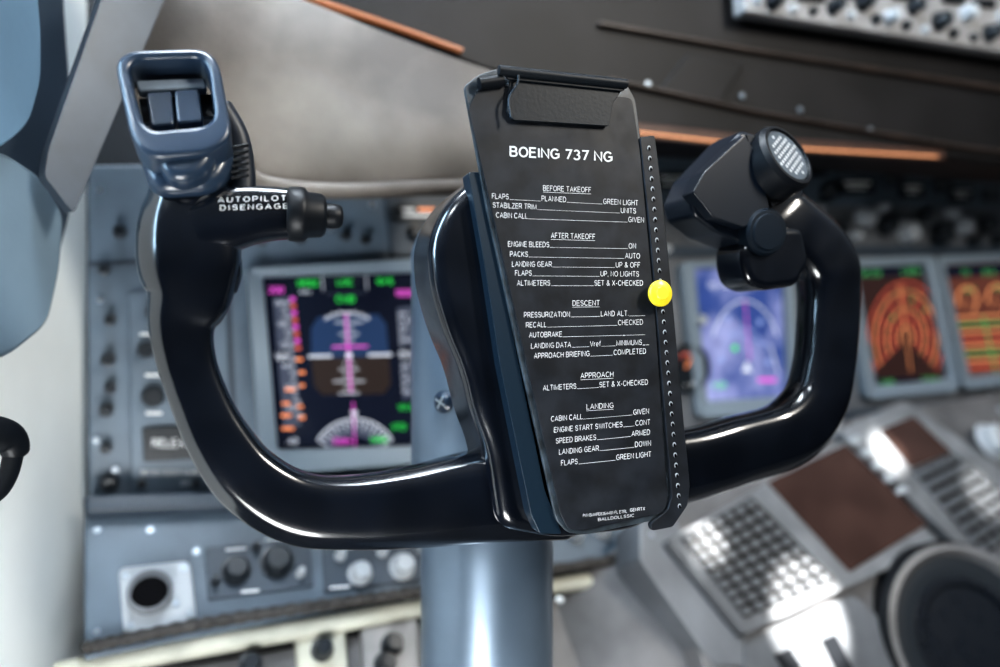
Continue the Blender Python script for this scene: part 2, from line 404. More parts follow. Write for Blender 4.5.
# ---------------------------------------------------------------- displays
def display(outer,inner,label):
    t=top('display_unit',label,'display',PN.hit(sum(p[0] for p in outer)/4,sum(p[1] for p in outer)/4,.004),'cockpit flat displays')
    frame('bezel',outer,inner,PN,.018,.0135,M_bezel,t,bevel=.0012,ro=7,ri=4,inoff=.014)
    return t
d1=display([(247,268),(430,258),(438,462),(262,476)],[(263,277),(420,272),(428,446),(278,450)],'square flight display with lit attitude and speed symbols')
s=Flat(PN,.006)
s.poly([(258,272),(425,266),(433,452),(272,456)],0)
A=.0003;B=.0006;C=.0009
s.poly([(311,328),(318,317),(378,314),(386,324),(389,356),(311,358)],1,A)
s.poly([(311,358),(389,356),(391,384),(384,394),(322,395),(314,386)],2,A)
s.poly([(273,298),(290,296),(301,425),(284,428)],8,A)
s.poly([(397,308),(414,306),(420,395),(403,400)],8,A)
for i in range(17):
    s.line(281+i*.9,303+i*7,(287 if i%2 else 290)+i*.8,302.7+i*7,1.1,3,B)
    if i<13: s.line(398+i*.35,314+i*6.5,(403 if i%2 else 406)+i*.35,313.8+i*6.5,1.1,3,B)
for i in range(0,16,3): s.text('%d'%(200-i*4),275+i*.8,305+i*7,4,3,width=7,lay=B)
for i in range(4): s.text('%d'%(6400-i*200),407+i*1.2,322+i*20,4,3,width=9,lay=B)
for i,y in enumerate(range(297,352,7)): s.rect(290+i*.8,y,295+i*.8,y+4,7 if i%2 else 5,B)
for x,y,w in [(299,358,7),(302,371,6),(302,384,5),(290,388,10),(286,402,8),(300,405,6),(286,414,10),(302,416,6),(288,427,12)]: s.rect(x-w/2,y,x+w/2,y+3,6,B)
s.line(346,314,351,392,1.9,5,B)
for i,(w,y) in enumerate([(20,322),(8,328),(14,334),(8,340),(20,346),(8,363),(14,369),(8,375),(22,381),(8,387),(14,393)]): s.line(349-w/1.4,y+.4,349+w/1.4,y,1.1,3,B)
s.line(308,356.5,332,356,2.4,3,C); s.line(368,355,392,354.5,2.4,3,C); s.line(332,347,368,346.4,1.8,5,C); s.poly([(346,353),(352,353),(352,358),(346,358)],3,C)
s.arc(347,352,40,40,55,125,1.3,3,B); s.poly([(346,312),(350,312),(348,317)],3,C)
for a in (60,70,80,100,110,120): s.line(347+38*math.cos(math.radians(a)),352-38*math.sin(math.radians(a)),347+42*math.cos(math.radians(a)),352-42*math.sin(math.radians(a)),1.2,3,B)
s.rect(397,345,418,362,0,B); s.text('6000',399,357,6,3,width=16,lay=C); s.rect(273,350,290,363,0,B); s.text('168',275,360,7,3,width=13,lay=C)
kw=dict(lay=B,w=.17)
s.text('SPEED',297,286,5.5,4,width=21,**kw); s.text('LOC',337,285,5.5,4,width=16,**kw); s.text('G/S',377,284,5.5,4,width=16,**kw)
s.text('ARM',299,294,4,3,width=12,lay=B)
s.text('CMD',336,302,6,4,width=19,**kw); s.line(326,294,366,293,.8,8,B)
s.text('10000',395,296,6,5,width=23,lay=B,w=.2); s.text('200',268,293,6,5,width=16,lay=B,w=.2)
s.line(322,276,323,291,.8,3,B); s.line(366,275,367,290,.8,3,B)
s.arc(355,462,44,44,30,150,1.3,3,B)
s.arc(355,462,42,42,28,152,16,8,A)
for i in range(17):
    a=math.radians(30+i*7.5); r0=36 if i%2 else 32
    s.line(355+r0*math.cos(a),462-r0*math.sin(a),355+42*math.cos(a),462-42*math.sin(a),1.0,3,B)
s.poly([(350,411),(358,411),(354,418)],3,C); s.line(353,402,355,450,1.2,5,C); s.text('030H',333,444,5.5,5,width=18,lay=C,w=.18); s.text('MAG',371,442,5.5,4,width=16,lay=C,w=.18)
s.text('STD',392,430,6,4,width=14,lay=B); s.text('.40',286,444,6,3,width=12,lay=B); s.text('1013',398,410,5,4,width=14,lay=B)
s.build('screen',SCR,d1)

d2=display([(682,262),(793,258),(800,412),(700,418)],[(695,268),(785,266),(791,396),(708,402)],'flat map display with painted blue-violet sky reflections over route lines')
def painted_glare_mat(name,c1,c2,nscale,st,lo=.35,hi=.65):
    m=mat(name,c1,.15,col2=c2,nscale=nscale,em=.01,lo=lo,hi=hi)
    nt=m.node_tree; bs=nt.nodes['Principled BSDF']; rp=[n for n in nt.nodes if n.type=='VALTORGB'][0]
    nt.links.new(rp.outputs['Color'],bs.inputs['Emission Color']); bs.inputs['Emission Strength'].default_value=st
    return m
m=painted_glare_mat('screen_painted_reflection',(.035,.065,.22),(.42,.44,.72),15,.45,.42,.76)  # sky reflection glare painted into the screen's emissive noise colour
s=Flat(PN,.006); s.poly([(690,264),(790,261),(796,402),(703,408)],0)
s.text('GS 250',708,288,5,2,width=22,lay=A); s.text('TAS',735,287,5,3,width=12,lay=A)
s.arc(745,362,36,62,25,155,1.2,2,A); s.arc(745,362,20,34,20,160,1.0,4,A)
s.text('VOR',712,388,5,3,width=14,lay=A); s.line(720,330,770,345,1.2,4,A); s.line(770,345,778,372,1.2,2,A); s.line(745,300,750,360,1.0,1,A)
for x,y in [(728,318),(760,322),(735,348),(768,362),(722,360)]: s.poly([(x-3,y),(x,y-4),(x+3,y),(x,y+4)],3 if x%2 else 4,A)
s.poly([(742,372),(752,372),(747,361)],2,A); s.rect(758,378,776,382,1,A)
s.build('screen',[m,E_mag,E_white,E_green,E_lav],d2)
E_mapb=E('lcd_map_brown',(.15,.05,.035),.6); E_mapd=E('lcd_map_dark',(.045,.022,.02),.6)
E_dg=E('lcd_dim_green',(.10,.5,.15),.6)
d3=display([(846,259),(935,255),(960,391),(868,400)],[(857,268),(927,264),(951,379),(877,386)],'flat display with round orange-brown weather arcs and green symbols')
s=Flat(PN,.006); s.poly([(851,263),(932,260),(956,385),(872,392)],5)
for i in range(6):
    rx=38-i*6; ry=57-i*9
    s.arc(906,338,rx,ry,-35,215,3.4,4 if i%2 else 6,A)
    s.arc(906,338,rx,ry,-35,215,1.5,2 if i%2 else 3,B)
for a in range(-20,215,29):
    s.line(906+8*math.cos(math.radians(a)),338-12*math.sin(math.radians(a)),906+36*math.cos(math.radians(a)),338-54*math.sin(math.radians(a)),.8,3,B)
s.line(899,284,911,372,1.0,2,C)
s.poly([(855,267),(927,263),(929,274),(857,278)],0,A); s.rect(872,378,950,387,0,A)
s.text('GS 310',861,276,5,1,width=20,lay=B,w=.2); s.text('LSZH',902,274,5,1,width=18,lay=B,w=.2); s.text('WXR',881,385,5,1,width=13,lay=B,w=.2); s.text('2.5NM',922,382,5,1,width=18,lay=B,w=.2)
for x,y in [(893,318),(926,310),(912,300)]: s.rect(x-1.5,y-1.5,x+1.5,y+1.5,1,C)
s.build('screen',[E_black,E_dg,E_amber,E_red,E_mapb,E_mapd,E_brown],d3)
d4=display([(938,256),(1024,252),(1050,380),(964,390)],[(945,265),(1016,261),(1038,368),(971,377)],'flat display with amber and green horizontal bands')
s=Flat(PN,.006); s.poly([(940,261),(1020,258),(1044,374),(967,382)],4)
for x,y in [(967,300),(997,298)]:
    s.arc(x,y,11,14,-60,200,2.2,2,B); s.text('84.2',x-2,y-8,4.5,1,width=10,lay=B,w=.2); s.line(x,y,x-6,y+8,1.2,2,B)
s.poly([(943,266),(1016,262),(1018,274),(946,278)],0,A); s.text('TO',962,275,5,1,width=7,lay=B,w=.2); s.text('91.5',983,275,5,1,width=12,lay=B,w=.2)
for i,(y,c) in enumerate([(318,2),(325,1),(332,2),(340,3),(347,2),(354,1),(361,2),(368,3)]):
    x0=954+(y-318)*.28; s.line(x0,y,x0+72,y-4,2.2,c,A)
s.line(983,316,996,372,1.6,1,B)
s.build('screen',[E_black,E_dg,E_amber,E_red,E_mapb],d4)

# ---------------------------------------------------------------- lower panel
lp=top('lower_panel','blue-grey lower panel with knobs and lettering','panel',PL.hit(300,560,-.02))
prism('face_plate',[(84,508),(640,488),(640,560),(420,590),(84,660)],PL,0,.03,M_panel,lp,bevel=.003)
prism('ledge',[(84,494),(640,478),(640,492),(84,512)],PL,.016,.04,M_panel_d,lp,bevel=.004)
prism('switch_plate',[(205,548),(310,540),(314,586),(208,600)],PL,.003,.005,M_panel_d,lp,bevel=.001,r=3)
prism('switch_plate',[(322,545),(425,536),(425,580),(324,592)],PL,.003,.005,M_panel_d,lp,bevel=.001,r=3)
for x,y,r in [(236,571,13),(277,562,15),(360,574,11),(402,567,12),(600,528,9),(575,535,7),(340,556,5),(382,552,5),(215,582,4),(256,548,4),(300,574,4),(420,548,5)]:
    knob('rotary_knob',x,y,r,PL,.014,M_knob if x<300 else M_knobg,lp,.003,knurl=.07)
for x,y in [(97,530),(196,552),(97,632),(320,540),(150,530),(260,522),(350,514),(400,510)]: knob('screw',x,y,3.0,PL,.002,M_screw,lp,0)
fl2=Flat(PL,.0035)
for x,y,w in [(236,550,20),(276,540,22),(345,548,18),(385,543,20),(410,541,12),(250,592,18),(340,588,20)]: fl2.rect(x-w/2,y-1,x+w/2,y+1,0,sl=-.08)
fl2.build('panel_lettering',[M_white],lp)
sk=top('socket_outlet','square metal socket plate with a round black hole','socket',PL.hit(156,598,0))
prism('mounting_plate',[(118,568),(190,560),(197,622),(124,636)],PL,.0055,.005,M_knobg,sk,bevel=.0012,r=8)
knob('socket_barrel',150,594,21,PL,.012,M_panel_r,sk,.005,prof=[(0,1),(.8,1),(1,.92),(1,.84),(.8,.82)],seg=30)
c=PL.hit(150,594,.0145); lathe('socket_hole',c,PL.n,[(0,.0140),(.0016,.0138)],M_hole,sk)
for x,y in [(125,576),(184,568),(190,614),(130,626),(176,604)]: knob('screw',x,y,4,PL,.003,M_screw,sk,.005)
hp_=[(84,648,6),(200,624,6),(330,604,6),(430,590,6),(640,556,6)]
hc=catmull([list(p) for p in hp_],16); hc=[(p[0],p[1],p[2]*(1.12 if i%2 else .86)) for i,p in enumerate(hc)]
hem=sweep('panel_hem',hc,PL,1,M_braid,None,off=.006,sub=2,seg=14)
hem['label']='dark ribbed cable along the panel lower edge'; hem['category']='cable'
pipe=sweep('edge_trim',[(60,672,11),(200,646,11),(330,624,10),(430,606,9),(640,572,8)],PL,.8,M_beige,None,off=-.01)
pipe['label']='cream rounded trim strip under the lower panel'; pipe['category']='trim'
kb=top('kick_panel','beige kick panel with grey fittings under the panel','panel',PL.hit(300,700,-.03))
prism('face_plate',[(60,690),(640,585),(640,760),(60,800)],PL,-.025,.02,M_ped,kb,bevel=.002)
prism('bracket',[(296,630),(345,622),(350,690),(300,690)],PL,-.012,.016,M_beige,kb,bevel=.002)
prism('bracket',[(362,628),(418,618),(420,690),(366,690)],PL,-.012,.016,M_mcp,kb,bevel=.002)
for x,y in [(322,650),(392,645),(250,665),(385,664)]: knob('fitting',x,y,10,PL,.015,M_knob,kb,-.012)

# ---------------------------------------------------------------- hood + glareshield
hd=top('glareshield_hood','dark brown-grey padded hood above the flight display','glareshield',HP.hit(300,180,-.05))
HB=[]; NH=14; MH=26
def hood_pt(u,v):
    tx0=[(120,-120),(215,-100),(270,-20),(335,12),(400,38),(466,62),(545,88)]
    bx0=[(100,70),(150,122),(232,158),(268,184),(335,191),(430,188),(545,184)]
    c1=catmull([list(p) for p in tx0],5); c2=catmull([list(p) for p in bx0],5)
    i=min(u*(len(c1)-1),len(c1)-1.0001); k=int(i); f=i-k
    a=[c1[k][j]*(1-f)+c1[k+1][j]*f for j in (0,1)]; b=[c2[k][j]*(1-f)+c2[k+1][j]*f for j in (0,1)]
    x=a[0]*(1-v)+b[0]*v; y=a[1]*(1-v)+b[1]*v
    o=.012*math.sin(math.pi*v)**.8-.014*(1-v)+.004*math.sin(u*7+v*2)*math.sin(math.pi*v)
    return HP.hit(x,y,o)
for i in range(MH+1):
    for j in range(NH+1): HB.append(hood_pt(i/MH,j/NH))
nb=len(HB); HBk=[v-HP.n*.02 for v in HB]; FA=[]
W_=NH+1
for i in range(MH):
    for j in range(NH):
        FA.append([i*W_+j,(i+1)*W_+j,(i+1)*W_+j+1,i*W_+j+1]); FA.append([nb+i*W_+j,nb+i*W_+j+1,nb+(i+1)*W_+j+1,nb+(i+1)*W_+j])
for i in range(MH):
    for j in (0,NH): FA.append([i*W_+j,(i+1)*W_+j,nb+(i+1)*W_+j,nb+i*W_+j])
for j in range(NH):
    for i in (0,MH): FA.append([i*W_+j,i*W_+j+1,nb+i*W_+j+1,nb+i*W_+j])
obj_from('hood_padding',HB+HBk,FA,M_fabric,hd,sharp=50)
sweep('hood_roll',[(150,124,7),(236,166,8),(268,184,8),(330,191,8),(430,188,8),(540,184,8)],HP,.9,M_fabric,hd,off=.002)
gs=top('glareshield','long black glareshield beam with an orange edge reflection made as a glowing strip','glareshield',GP.hit(700,100,-.05))
prism('beam',[(255,-60),(330,12),(470,66),(560,96),(640,128),(940,158),(1150,178),(1150,-200),(255,-200)],GP,.02,.10,M_glare,gs,bevel=.006,bseg=4)
prism('edge_lip',[(600,20),(745,46),(1150,108),(1150,114),(745,51),(600,25)],GP,.026,.008,M_glare2,gs,bevel=.002)
prism('edge_lip',[(610,76),(760,110),(960,144),(1150,168),(1150,172),(960,148),(760,114),(610,81)],GP,.026,.008,M_glare2,gs,bevel=.002)
E_dim=mat('painted_edge_glow_dim',(.2,.07,.03),.4,em=.2,emcol=(1,.38,.16))  # emissive colour for the dimmer orange glow on the beam edge
prism('painted_glow_halo',[(634,122),(760,136),(945,150),(945,160),(760,150),(634,137)],GP,.0225,.008,mat('painted_glow_halo_brown',(.05,.022,.014),.5,noise=.3),gs,bevel=.001)  # brown halo of the orange glow, painted as a wider band
prism('painted_edge_glow',[(638,131),(760,145),(938,155.5),(938,157.3),(760,147.2),(638,133.2)],GP,.024,.004,E_strip,gs,bevel=.0005,label='orange edge reflection made as a glowing strip')  # orange edge reflection drawn as an emissive strip
prism('painted_edge_glow',[(284,-15),(330,1),(400,25),(464,48),(463,51),(398,28),(325,4),(276,-14)],GP,.026,.012,E_dim,gs,bevel=.0005,label='dim orange edge glow made as an emissive strip')  # dim edge glow put in as an emissive strip
prism('access_cover',[(690,52),(745,64),(720,104),(660,90)],GP,.025,.01,M_glare,gs,bevel=.002)
for x,y in [(602,96),(648,84),(686,88),(742,96),(800,110),(870,130)]: knob('screw',x,y,2.8,GP,.002,M_screw,gs,.022)
mc=top('mode_control_panel','grey control panel with knobs on the glareshield','control panel',GP.hit(900,10,.03))
prism('face_plate',[(738,-80),(1150,-80),(1150,78),(1000,52),(745,12)],GP,.045,.018,M_mcp,mc,bevel=.003)
for i,(x,y,r) in enumerate([(757,0,5),(772,2,8),(800,-10,10),(792,10,4),(812,12,4),(832,8,7),(850,16,4),(862,2,9),(875,20,5),(888,18,7),(905,26,5),(912,8,7),(924,30,4),(938,22,9),(952,34,5),(965,14,8),(972,38,4),(988,34,8),(1002,18,7)]):
    knob('rotary_knob',x,y,r,GP,.014 if r>6 else .006,M_knob if i%3 else M_knobg,mc,.045,knurl=.06)
for x,y in [(815,-4),(845,-8),(905,-6),(955,-2),(985,2)]:
    prism('readout_window',[(x-11,y-5),(x+11,y-3),(x+11,y+6),(x-11,y+4)],GP,.048,.003,M_rubber,mc,bevel=.0006)

# ---------------------------------------------------------------- left pillar padding, visor, handle
pp=top('window_pillar','blue-grey padded window pillar beside the side wall','pillar',P(0,200,.45))
PPl=vplane(-100,.36,70,.50)
prism('padding',[(-160,-90),(30,-90),(42,30),(42,80),(30,125),(0,150),(-160,160)],PPl,.012,.06,M_pad,pp,bevel=.012,bseg=5,r=14)
prism('padding',[(-160,168),(5,150),(45,178),(66,215),(62,270),(50,325),(10,358),(-160,385)],PPl,.004,.05,M_pad1,pp,bevel=.014,bseg=5,r=14)
prism('backing',[(-160,-90),(60,-90),(78,190),(60,260),(-160,300)],PPl,-.03,.02,M_panel_d,pp,bevel=.004)
vz=prism('sun_visor',[(122,-60),(190,-60),(74,214),(44,176),(48,150)],vplane(40,.44,170,.50),0,.012,M_pad2,None,bevel=.003,r=6)
vz['label']='dark slate straight sun visor arm beside the pillar'; vz['category']='sun visor'
hm=top('hand_microphone','black curved hand microphone on the side wall','microphone',P(5,455,.40))
PH=vplane(-60,.37,40,.41)
sweep('microphone_body',[(-60,430,20),(-20,432,19),(8,438,18),(16,452,14)],PH,.8,M_rubber,hm)
sweep('microphone_stem',[(14,450,10),(8,475,9),(-6,495,8),(-40,510,7)],PH,.9,M_rubber,hm)

# ---------------------------------------------------------------- centre pedestal
ped=top('center_pedestal','grey centre pedestal carrying keypads and levers','pedestal',CP.hit(800,560,-.1))
prism('top_plate',[(640,520),(740,462),(860,415),(1010,392),(1120,384),(1150,900),(760,900),(700,650)],CP,-.004,.04,M_ped,ped,bevel=.004)
SP=Plane(P(560,590,.76),P(700,560,.76),P(700,700,.70))
prism('side_panel',[(556,590),(640,530),(706,640),(730,760),(556,760)],SP,0,.05,M_ped,ped,bevel=.004)
prism('kick_bracket',[(640,520),(676,520),(745,625),(752,667),(715,667),(640,560)],CP,-.001,.05,M_panel_r,ped,bevel=.003)
prism('lever_slot_plate',[(745,640),(852,594),(905,640),(905,760),(745,760)],CP,.002,.006,M_panel_r,ped,bevel=.001,r=4)
prism('lever_slot',[(775,655),(790,648),(850,740),(835,748)],CP,.004,.003,M_rubber,ped,bevel=.0005)
prism('lever_slot',[(822,640),(836,634),(880,720),(866,728)],CP,.004,.003,M_rubber,ped,bevel=.0005)
for x,y in [(740,478),(650,535),(1000,410),(860,605),(560,600),(1010,590)]: knob('screw',x,y,3.2,CP,.003,M_screw,ped,-.003)
def cduq(a,b,c,d):
    def f(u,v): return tuple(a[i]*(1-u)*(1-v)+b[i]*u*(1-v)+c[i]*u*v+d[i]*(1-u)*v for i in (0,1))
    return f
def grid_keys(q,nu,nv,par,off,m):
    for i in range(nu):
        for j in range(nv):
            u0=(i+.2)/nu;u1=(i+.8)/nu;v0=(j+.2)/nv;v1=(j+.8)/nv
            prism('key',[q(u0,v0),q(u1,v0),q(u1,v1),q(u0,v1)],CP,off,.005,m,par,bevel=.0009,bseg=2)
def cdu(outer,screen,keys,nu,nv,label):
    cx=sum(p[0] for p in outer)/4; cy=sum(p[1] for p in outer)/4
    t=top('control_display_unit',label,'keypad unit',CP.hit(cx,cy,0),'keypad units on the pedestal')
    prism('housing',outer,CP,.012,.0155,M_cdu,t,bevel=.002,r=5)
    prism('screen',screen,CP,.0135,.003,M_cduscr,t,bevel=.0006,r=3,label='dark reddish-brown screen')
    prism('key_bed',keys,CP,.013,.003,M_keybed,t,bevel=.0005,r=2)
    q=cduq(*keys); grid_keys(q,nu,nv,t,.0175,M_key)
    return t,q
c1,q1=cdu([(668,540),(845,440),(940,545),(745,635)],[(768,482),(846,444),(928,524),(850,572)],[(680,537),(752,497),(836,580),(745,618)],7,9,'grey keypad unit with brown screen catching hard sunlight')
c2,q2=cdu([(838,430),(905,400),(1090,530),(990,575)],[(880,430),(914,416),(952,452),(912,468)],[(912,470),(952,452),(1040,520),(985,556)],6,8,'grey keypad unit with small red-brown screen beside pedestal')
for i in range(5):
    u=i/4; x=856+46*u; y=440+50*u
    prism('line_select_key',[(x-7,y),(x+3,y-5),(x+8,y),(x-2,y+5)],CP,.016,.004,M_knobg,c2,bevel=.0006)
knob('rotary_knob',990,442,17,CP,.02,M_knobg,c2,.012)
tw=top('cup_holder','dark glossy round cup holder with a grey rim','cup holder',CP.hit(948,628,0))
cc=CP.hit(952,640,.0)
ax=(CP.n+Vector((-.2,-.3,0))).normalized()
lathe('rim',cc,ax,[(0,.106),(.03,.106),(.037,.101),(.038,.094),(.030,.088)],[M_rubber,M_ped],tw,seg=72,fm=[0,0,1,1])
lathe('cup',cc,ax,[(.0302,.0885),(.0304,.084),(.0306,.070),(.030,.066)],M_knob,tw,seg=72)
lathe('cup_insert',cc,ax,[(.0305,.066),(.034,.064),(.034,.058),(.031,.054),(.031,.02)],M_hub,tw,seg=72,label='black glossy inner dish')

# ================================================================ CONTROL YOKE
yk=top('control_yoke','glossy black twin-horn control yoke on a blue-grey column','control yoke',YP.hit(487,900,-.06))
U=(YP.hit(600,333)-YP.hit(500,333)).normalized()
SEC=[(-1,-.3),(-1,.15),(-.99,.4),(-.95,.56),(-.86,.78),(-.80,.87),(-.70,.94),(-.55,.98),(-.2,1.0),(.25,1.0),(.42,.98),(.52,.94),(.60,.86),(.70,.72),(.86,.46),(.93,.33),(.98,.18),(1,0),(1,-.4),(.96,-.7),(.85,-.9),(.65,-1),(0,-1.02),(-.65,-1),(-.85,-.9),(-.96,-.7)]
rimL=sweep('wheel_horn',[(186,140,28),(187,165,32),(188,188,39),(189,212,49),(189,240,53),(190,268,52),(189,296,44),(182,326,34),(187,362,30),(200,400,30),(219,440,33),(249,480,36),(296,508,37),(352,513,37),(420,507,41),(480,497,46),(560,490,50)],YP,.58,M_yoke,yk,shape=SEC,label='glossy black curved grip horn')
rimR=sweep('wheel_horn',[(600,480,44),(690,465,36),(742,450,34),(790,434,32),(817,404,28),(827,366,26),(831,325,26),(832,292,26),(829,266,28),(815,244,29),(796,228,30),(782,214,28)],YP,.58,M_yoke,yk,shape=SEC,label='glossy black flat-sided grip horn')
prism('grip_end',[(744,244),(766,226),(804,226),(812,262),(799,286),(764,291),(749,282),(744,264)],YP,.014,.030,M_yoke,yk,bevel=.006,bseg=5,r=8)
prism('hub',[(474,178),(446,203),(430,240),(433,285),(446,330),(464,372),(474,415),(488,450),(500,530),(560,541),(640,532),(690,498),(684,430),(664,300),(646,180),(600,150),(520,150)],YP,.0215,.044,M_yoke,yk,bevel=.008,bseg=7,r=18,k=8)
cu=P(491,600,.505); zt=P(490,225,.505).z; zm=P(490,500,.505).z; RH=.0555
lathe('column_head',Vector((cu.x,cu.y,0)),Vector((0,0,1)),[(zm-.012,.044),(zm,RH),(zt-.02,RH),(zt-.006,.050),(zt,.035)],M_steel,yk,seg=72,label='rounded silver-blue column head')
cb=P(487,600,.505)
lathe('column',Vector((cb.x,cb.y,-.75)),Vector((0,0,1)),[(-.2,.06),(.02,.055),(.03,.0460),(.60,.0460),(.62,.044)],M_steel,yk,seg=72)
lathe('pivot_shaft',YP.hit(560,380,-.02),-YP.n,[(0,.03),(.10,.03)],M_steel,yk)
rr=ray(444,402); a_=rr.x**2+1; b_=-2*(rr.x*cu.x+cu.y); c_=cu.x**2+cu.y**2-RH**2
t_=(-b_-math.sqrt(b_*b_-4*a_*c_))/(2*a_); sp_=rr*t_; sn=Vector((sp_.x-cu.x,sp_.y-cu.y,0)).normalized()
k_=t_/F
sc=lathe('screw',sp_-sn*.001,sn,[(0,11*k_),(.0025,11*k_),(.004,8.5*k_),(.005,5*k_),(.0042,4*k_)],M_switch,yk,seg=32)
uu=sn.cross(Vector((0,0,1))).normalized(); zz=Vector((0,0,1))
def bar(a): 
    d=uu*math.cos(a)+zz*math.sin(a); e=uu*-math.sin(a)+zz*math.cos(a); c0_=sp_+sn*.0042
    return [c0_+d*7*k_+e*1.2*k_,c0_-d*7*k_+e*1.2*k_,c0_-d*7*k_-e*1.2*k_,c0_+d*7*k_-e*1.2*k_]
obj_from('screw_recess',bar(.5)+bar(.5+math.pi/2),[[0,1,2,3],[4,5,6,7]],M_screw,sc,smooth=False,flat=True)
stem=sweep('switch_stem',[(196,232,30),(222,222,33),(248,216,30),(272,214,27),(292,214,25)],YP,.70,M_yoke,yk,off=.004,exp=2.8,cap=False)
c0=YP.hit(290,214,.004); px=c0.y/F
lathe('disconnect_button',c0,U,[(-.002,24*px),(0,27*px),(10*px,27.5*px),(14*px,26.5*px),(17*px,23*px),(30*px,22*px),(34*px,19*px),(35*px,12*px),(42*px,12.5*px),(48*px,12*px),(51*px,10*px),(52*px,6*px)],M_rubber,yk,seg=44,label='smooth black round push button',sharp=50)
sweep('finger_rest',[(222,240,16),(229,270,14),(229,290,9)],YP,1.0,M_yoke,yk,off=.002)
TP=Plane(YP.hit(120,60,.004),YP.hit(225,60,.004),YP.hit(150,180,.022))
hs=prism('switch_housing',[(133,118),(222,110),(234,140),(232,164),(216,186),(158,190),(142,170)],TP,-.004,.026,M_switch,yk,bevel=.007,bseg=5,r=16,label='slate grey thumb switch housing')
frame('housing_guard',[(114,60),(130,49),(204,47),(219,60),(233,136),(210,152),(150,158),(131,138)],[(128,68),(138,58),(199,56),(208,66),(215,116),(205,125),(152,130),(142,121)],TP,.011,.021,M_switch,hs,bevel=.0032,ro=14,ri=9)
prism('housing_floor',[(138,98),(212,93),(220,136),(146,142)],TP,-.010,.006,M_switch2,hs,bevel=.001)
for pp_ in ([(146,92),(171,90),(174,124),(151,126)],[(174,90),(199,88),(203,121),(177,123)]):
    rk=prism('rocker_switch',pp_,TP,.003,.014,M_switch,hs,bevel=.003,r=4)
prism('switch_bridge',[(135,80),(205,77),(207,88),(138,91)],TP,.000,.006,M_rocker,hs,bevel=.002,r=4)
prism('thumb_saddle',[(149,131),(212,125),(218,152),(200,176),(170,179),(156,160)],TP,.0065,.014,M_switch,hs,bevel=.006,bseg=5,r=14)
sweep('switch_neck',[(222,110,12),(238,140,12),(243,180,13),(238,205,16)],YP,1.0,M_switch2,yk,off=-.002)
for i in range(6): sweep('neck_rib',[(232,148+i*6,2),(248,145+i*6,2)],YP,1.2,M_rubber,yk,off=.0085,sub=2,seg=10)
Vv=[];Ff=[]
for o in (stem,rimL):
    b=len(Vv); w=WL[o.name]; Vv+=[v.co+w for v in o.data.vertices]; Ff+=[[b+i for i in p.vertices] for p in o.data.polygons]
bvh=BVHTree.FromPolygons(Vv,Ff)
ft=Flat(YP,.0006,bvh)
ft.text('AUTOPILOT',218,202.3,4.8,0,width=68,slope=-.03,w=.12,sp=.46)
ft.text('DISENGAGE',220,210.2,4.8,0,width=68,slope=-.03,w=.12,sp=.46)
ft.build('lettering',[M_white],yk)
M_head=mat('head_blueblack',(.005,.0085,.015),.36,0,.25,spec=.35)
hd2=prism('switch_head',[(690,198),(700,174),(742,130),(788,142),(806,196),(790,224),(750,246),(716,232),(695,216)],YP,.010,.030,M_head,yk,bevel=.003,bseg=3,r=4,label='blue-black angular transmit switch head')
prism('switch_wedge',[(693,192),(705,171),(745,134),(760,160),(770,208),(744,228),(714,218)],YP,.018,.012,M_head,hd2,bevel=.0015,bseg=2,r=2)
prism('switch_wedge',[(746,134),(774,138),(796,192),(772,207),(758,168)],YP,.015,.012,M_head,hd2,bevel=.0015,bseg=2,r=2)
ax2=(Vector((.52,-.76,.40))).normalized()
c2_=YP.hit(774,165,.012); q=c2_.y/F
CC=c2_-ax2*.010
lathe('speaker_cap',CC,ax2,[(-.006,32*q),(.0,36*q),(.018,36*q),(.021,33*q),(.0212,30*q),(.0195,29*q)],M_rubber,hd2,seg=44,label='round black cap with perforated grille')
lathe('grille_face',CC,ax2,[(.0192,29*q),(.0202,28*q)],mat('grille_grey',(.08,.10,.12),.4,.1),hd2,seg=44,label='grey perforated grille')
u=ax2.orthogonal().normalized(); v=ax2.cross(u)
V=[];FA=[]
for i in range(-4,5):
    for j in range(-4,5):
        if i*i+j*j>16: continue
        ce=CC+ax2*.0204+(u*i+v*j)*5.7*q; b=len(V)
        for k in range(8):
            a=k*math.pi/4; V.append(ce+(u*math.cos(a)+v*math.sin(a))*2.0*q)
        FA.append([b+k for k in range(8)])
obj_from('grille_holes',V,FA,mat('grille_dot',(.5,.53,.55),.5),hd2,smooth=False,flat=True)
c3=YP.hit(764,232,.016); lathe('thumb_button',c3,(YP.n+Vector((-.05,0,-.1))).normalized(),[(-.008,23*q),(.002,23*q),(.004,21*q),(.0042,18*q),(.0052,17*q),(.0054,10*q)],mat('button_blueblack',(.003,.008,.015),.6,spec=.2),hd2,seg=40,label='blue-black round thumb button')

# ================================================================ CHECKLIST BOARD
BP=Plane(YP.hit(470,100,.030),YP.hit(640,100,.030),YP.hit(560,530,.034))
bd=top('checklist_board','tapered black checklist board with printed takeoff and landing steps','clipboard',BP.hit(570,540,-.004))
M_edge=mat('board_worn_edge',(.03,.04,.05),.45,noise=.6,nscale=120)
prism('backing_plate',[(464,86),(480,74),(500,68),(626,82),(636,100),(641,140),(655,290),(670,498),(666,518),(585,535),(568,533),(556,520),(520,360),(486,205)],BP,-.0008,.0022,M_edge,bd,bevel=.0006,r=5,label='worn dark grey backing plate')
prism('card',[(468,108),(482,82),(560,90),(632,98),(640,150),(654,300),(668,500),(663,513),(582,531),(568,529),(560,512),(500,246)],BP,.0006,.0012,M_card,bd,bevel=.0003,r=5,label='matte black printed checklist card')
prism('side_bracket',[(468,172),(482,172),(506,300),(545,490),(562,534),(540,534),(531,515),(500,365),(484,262)],BP,-.003,.010,M_bracket,bd,bevel=.0015,r=3)
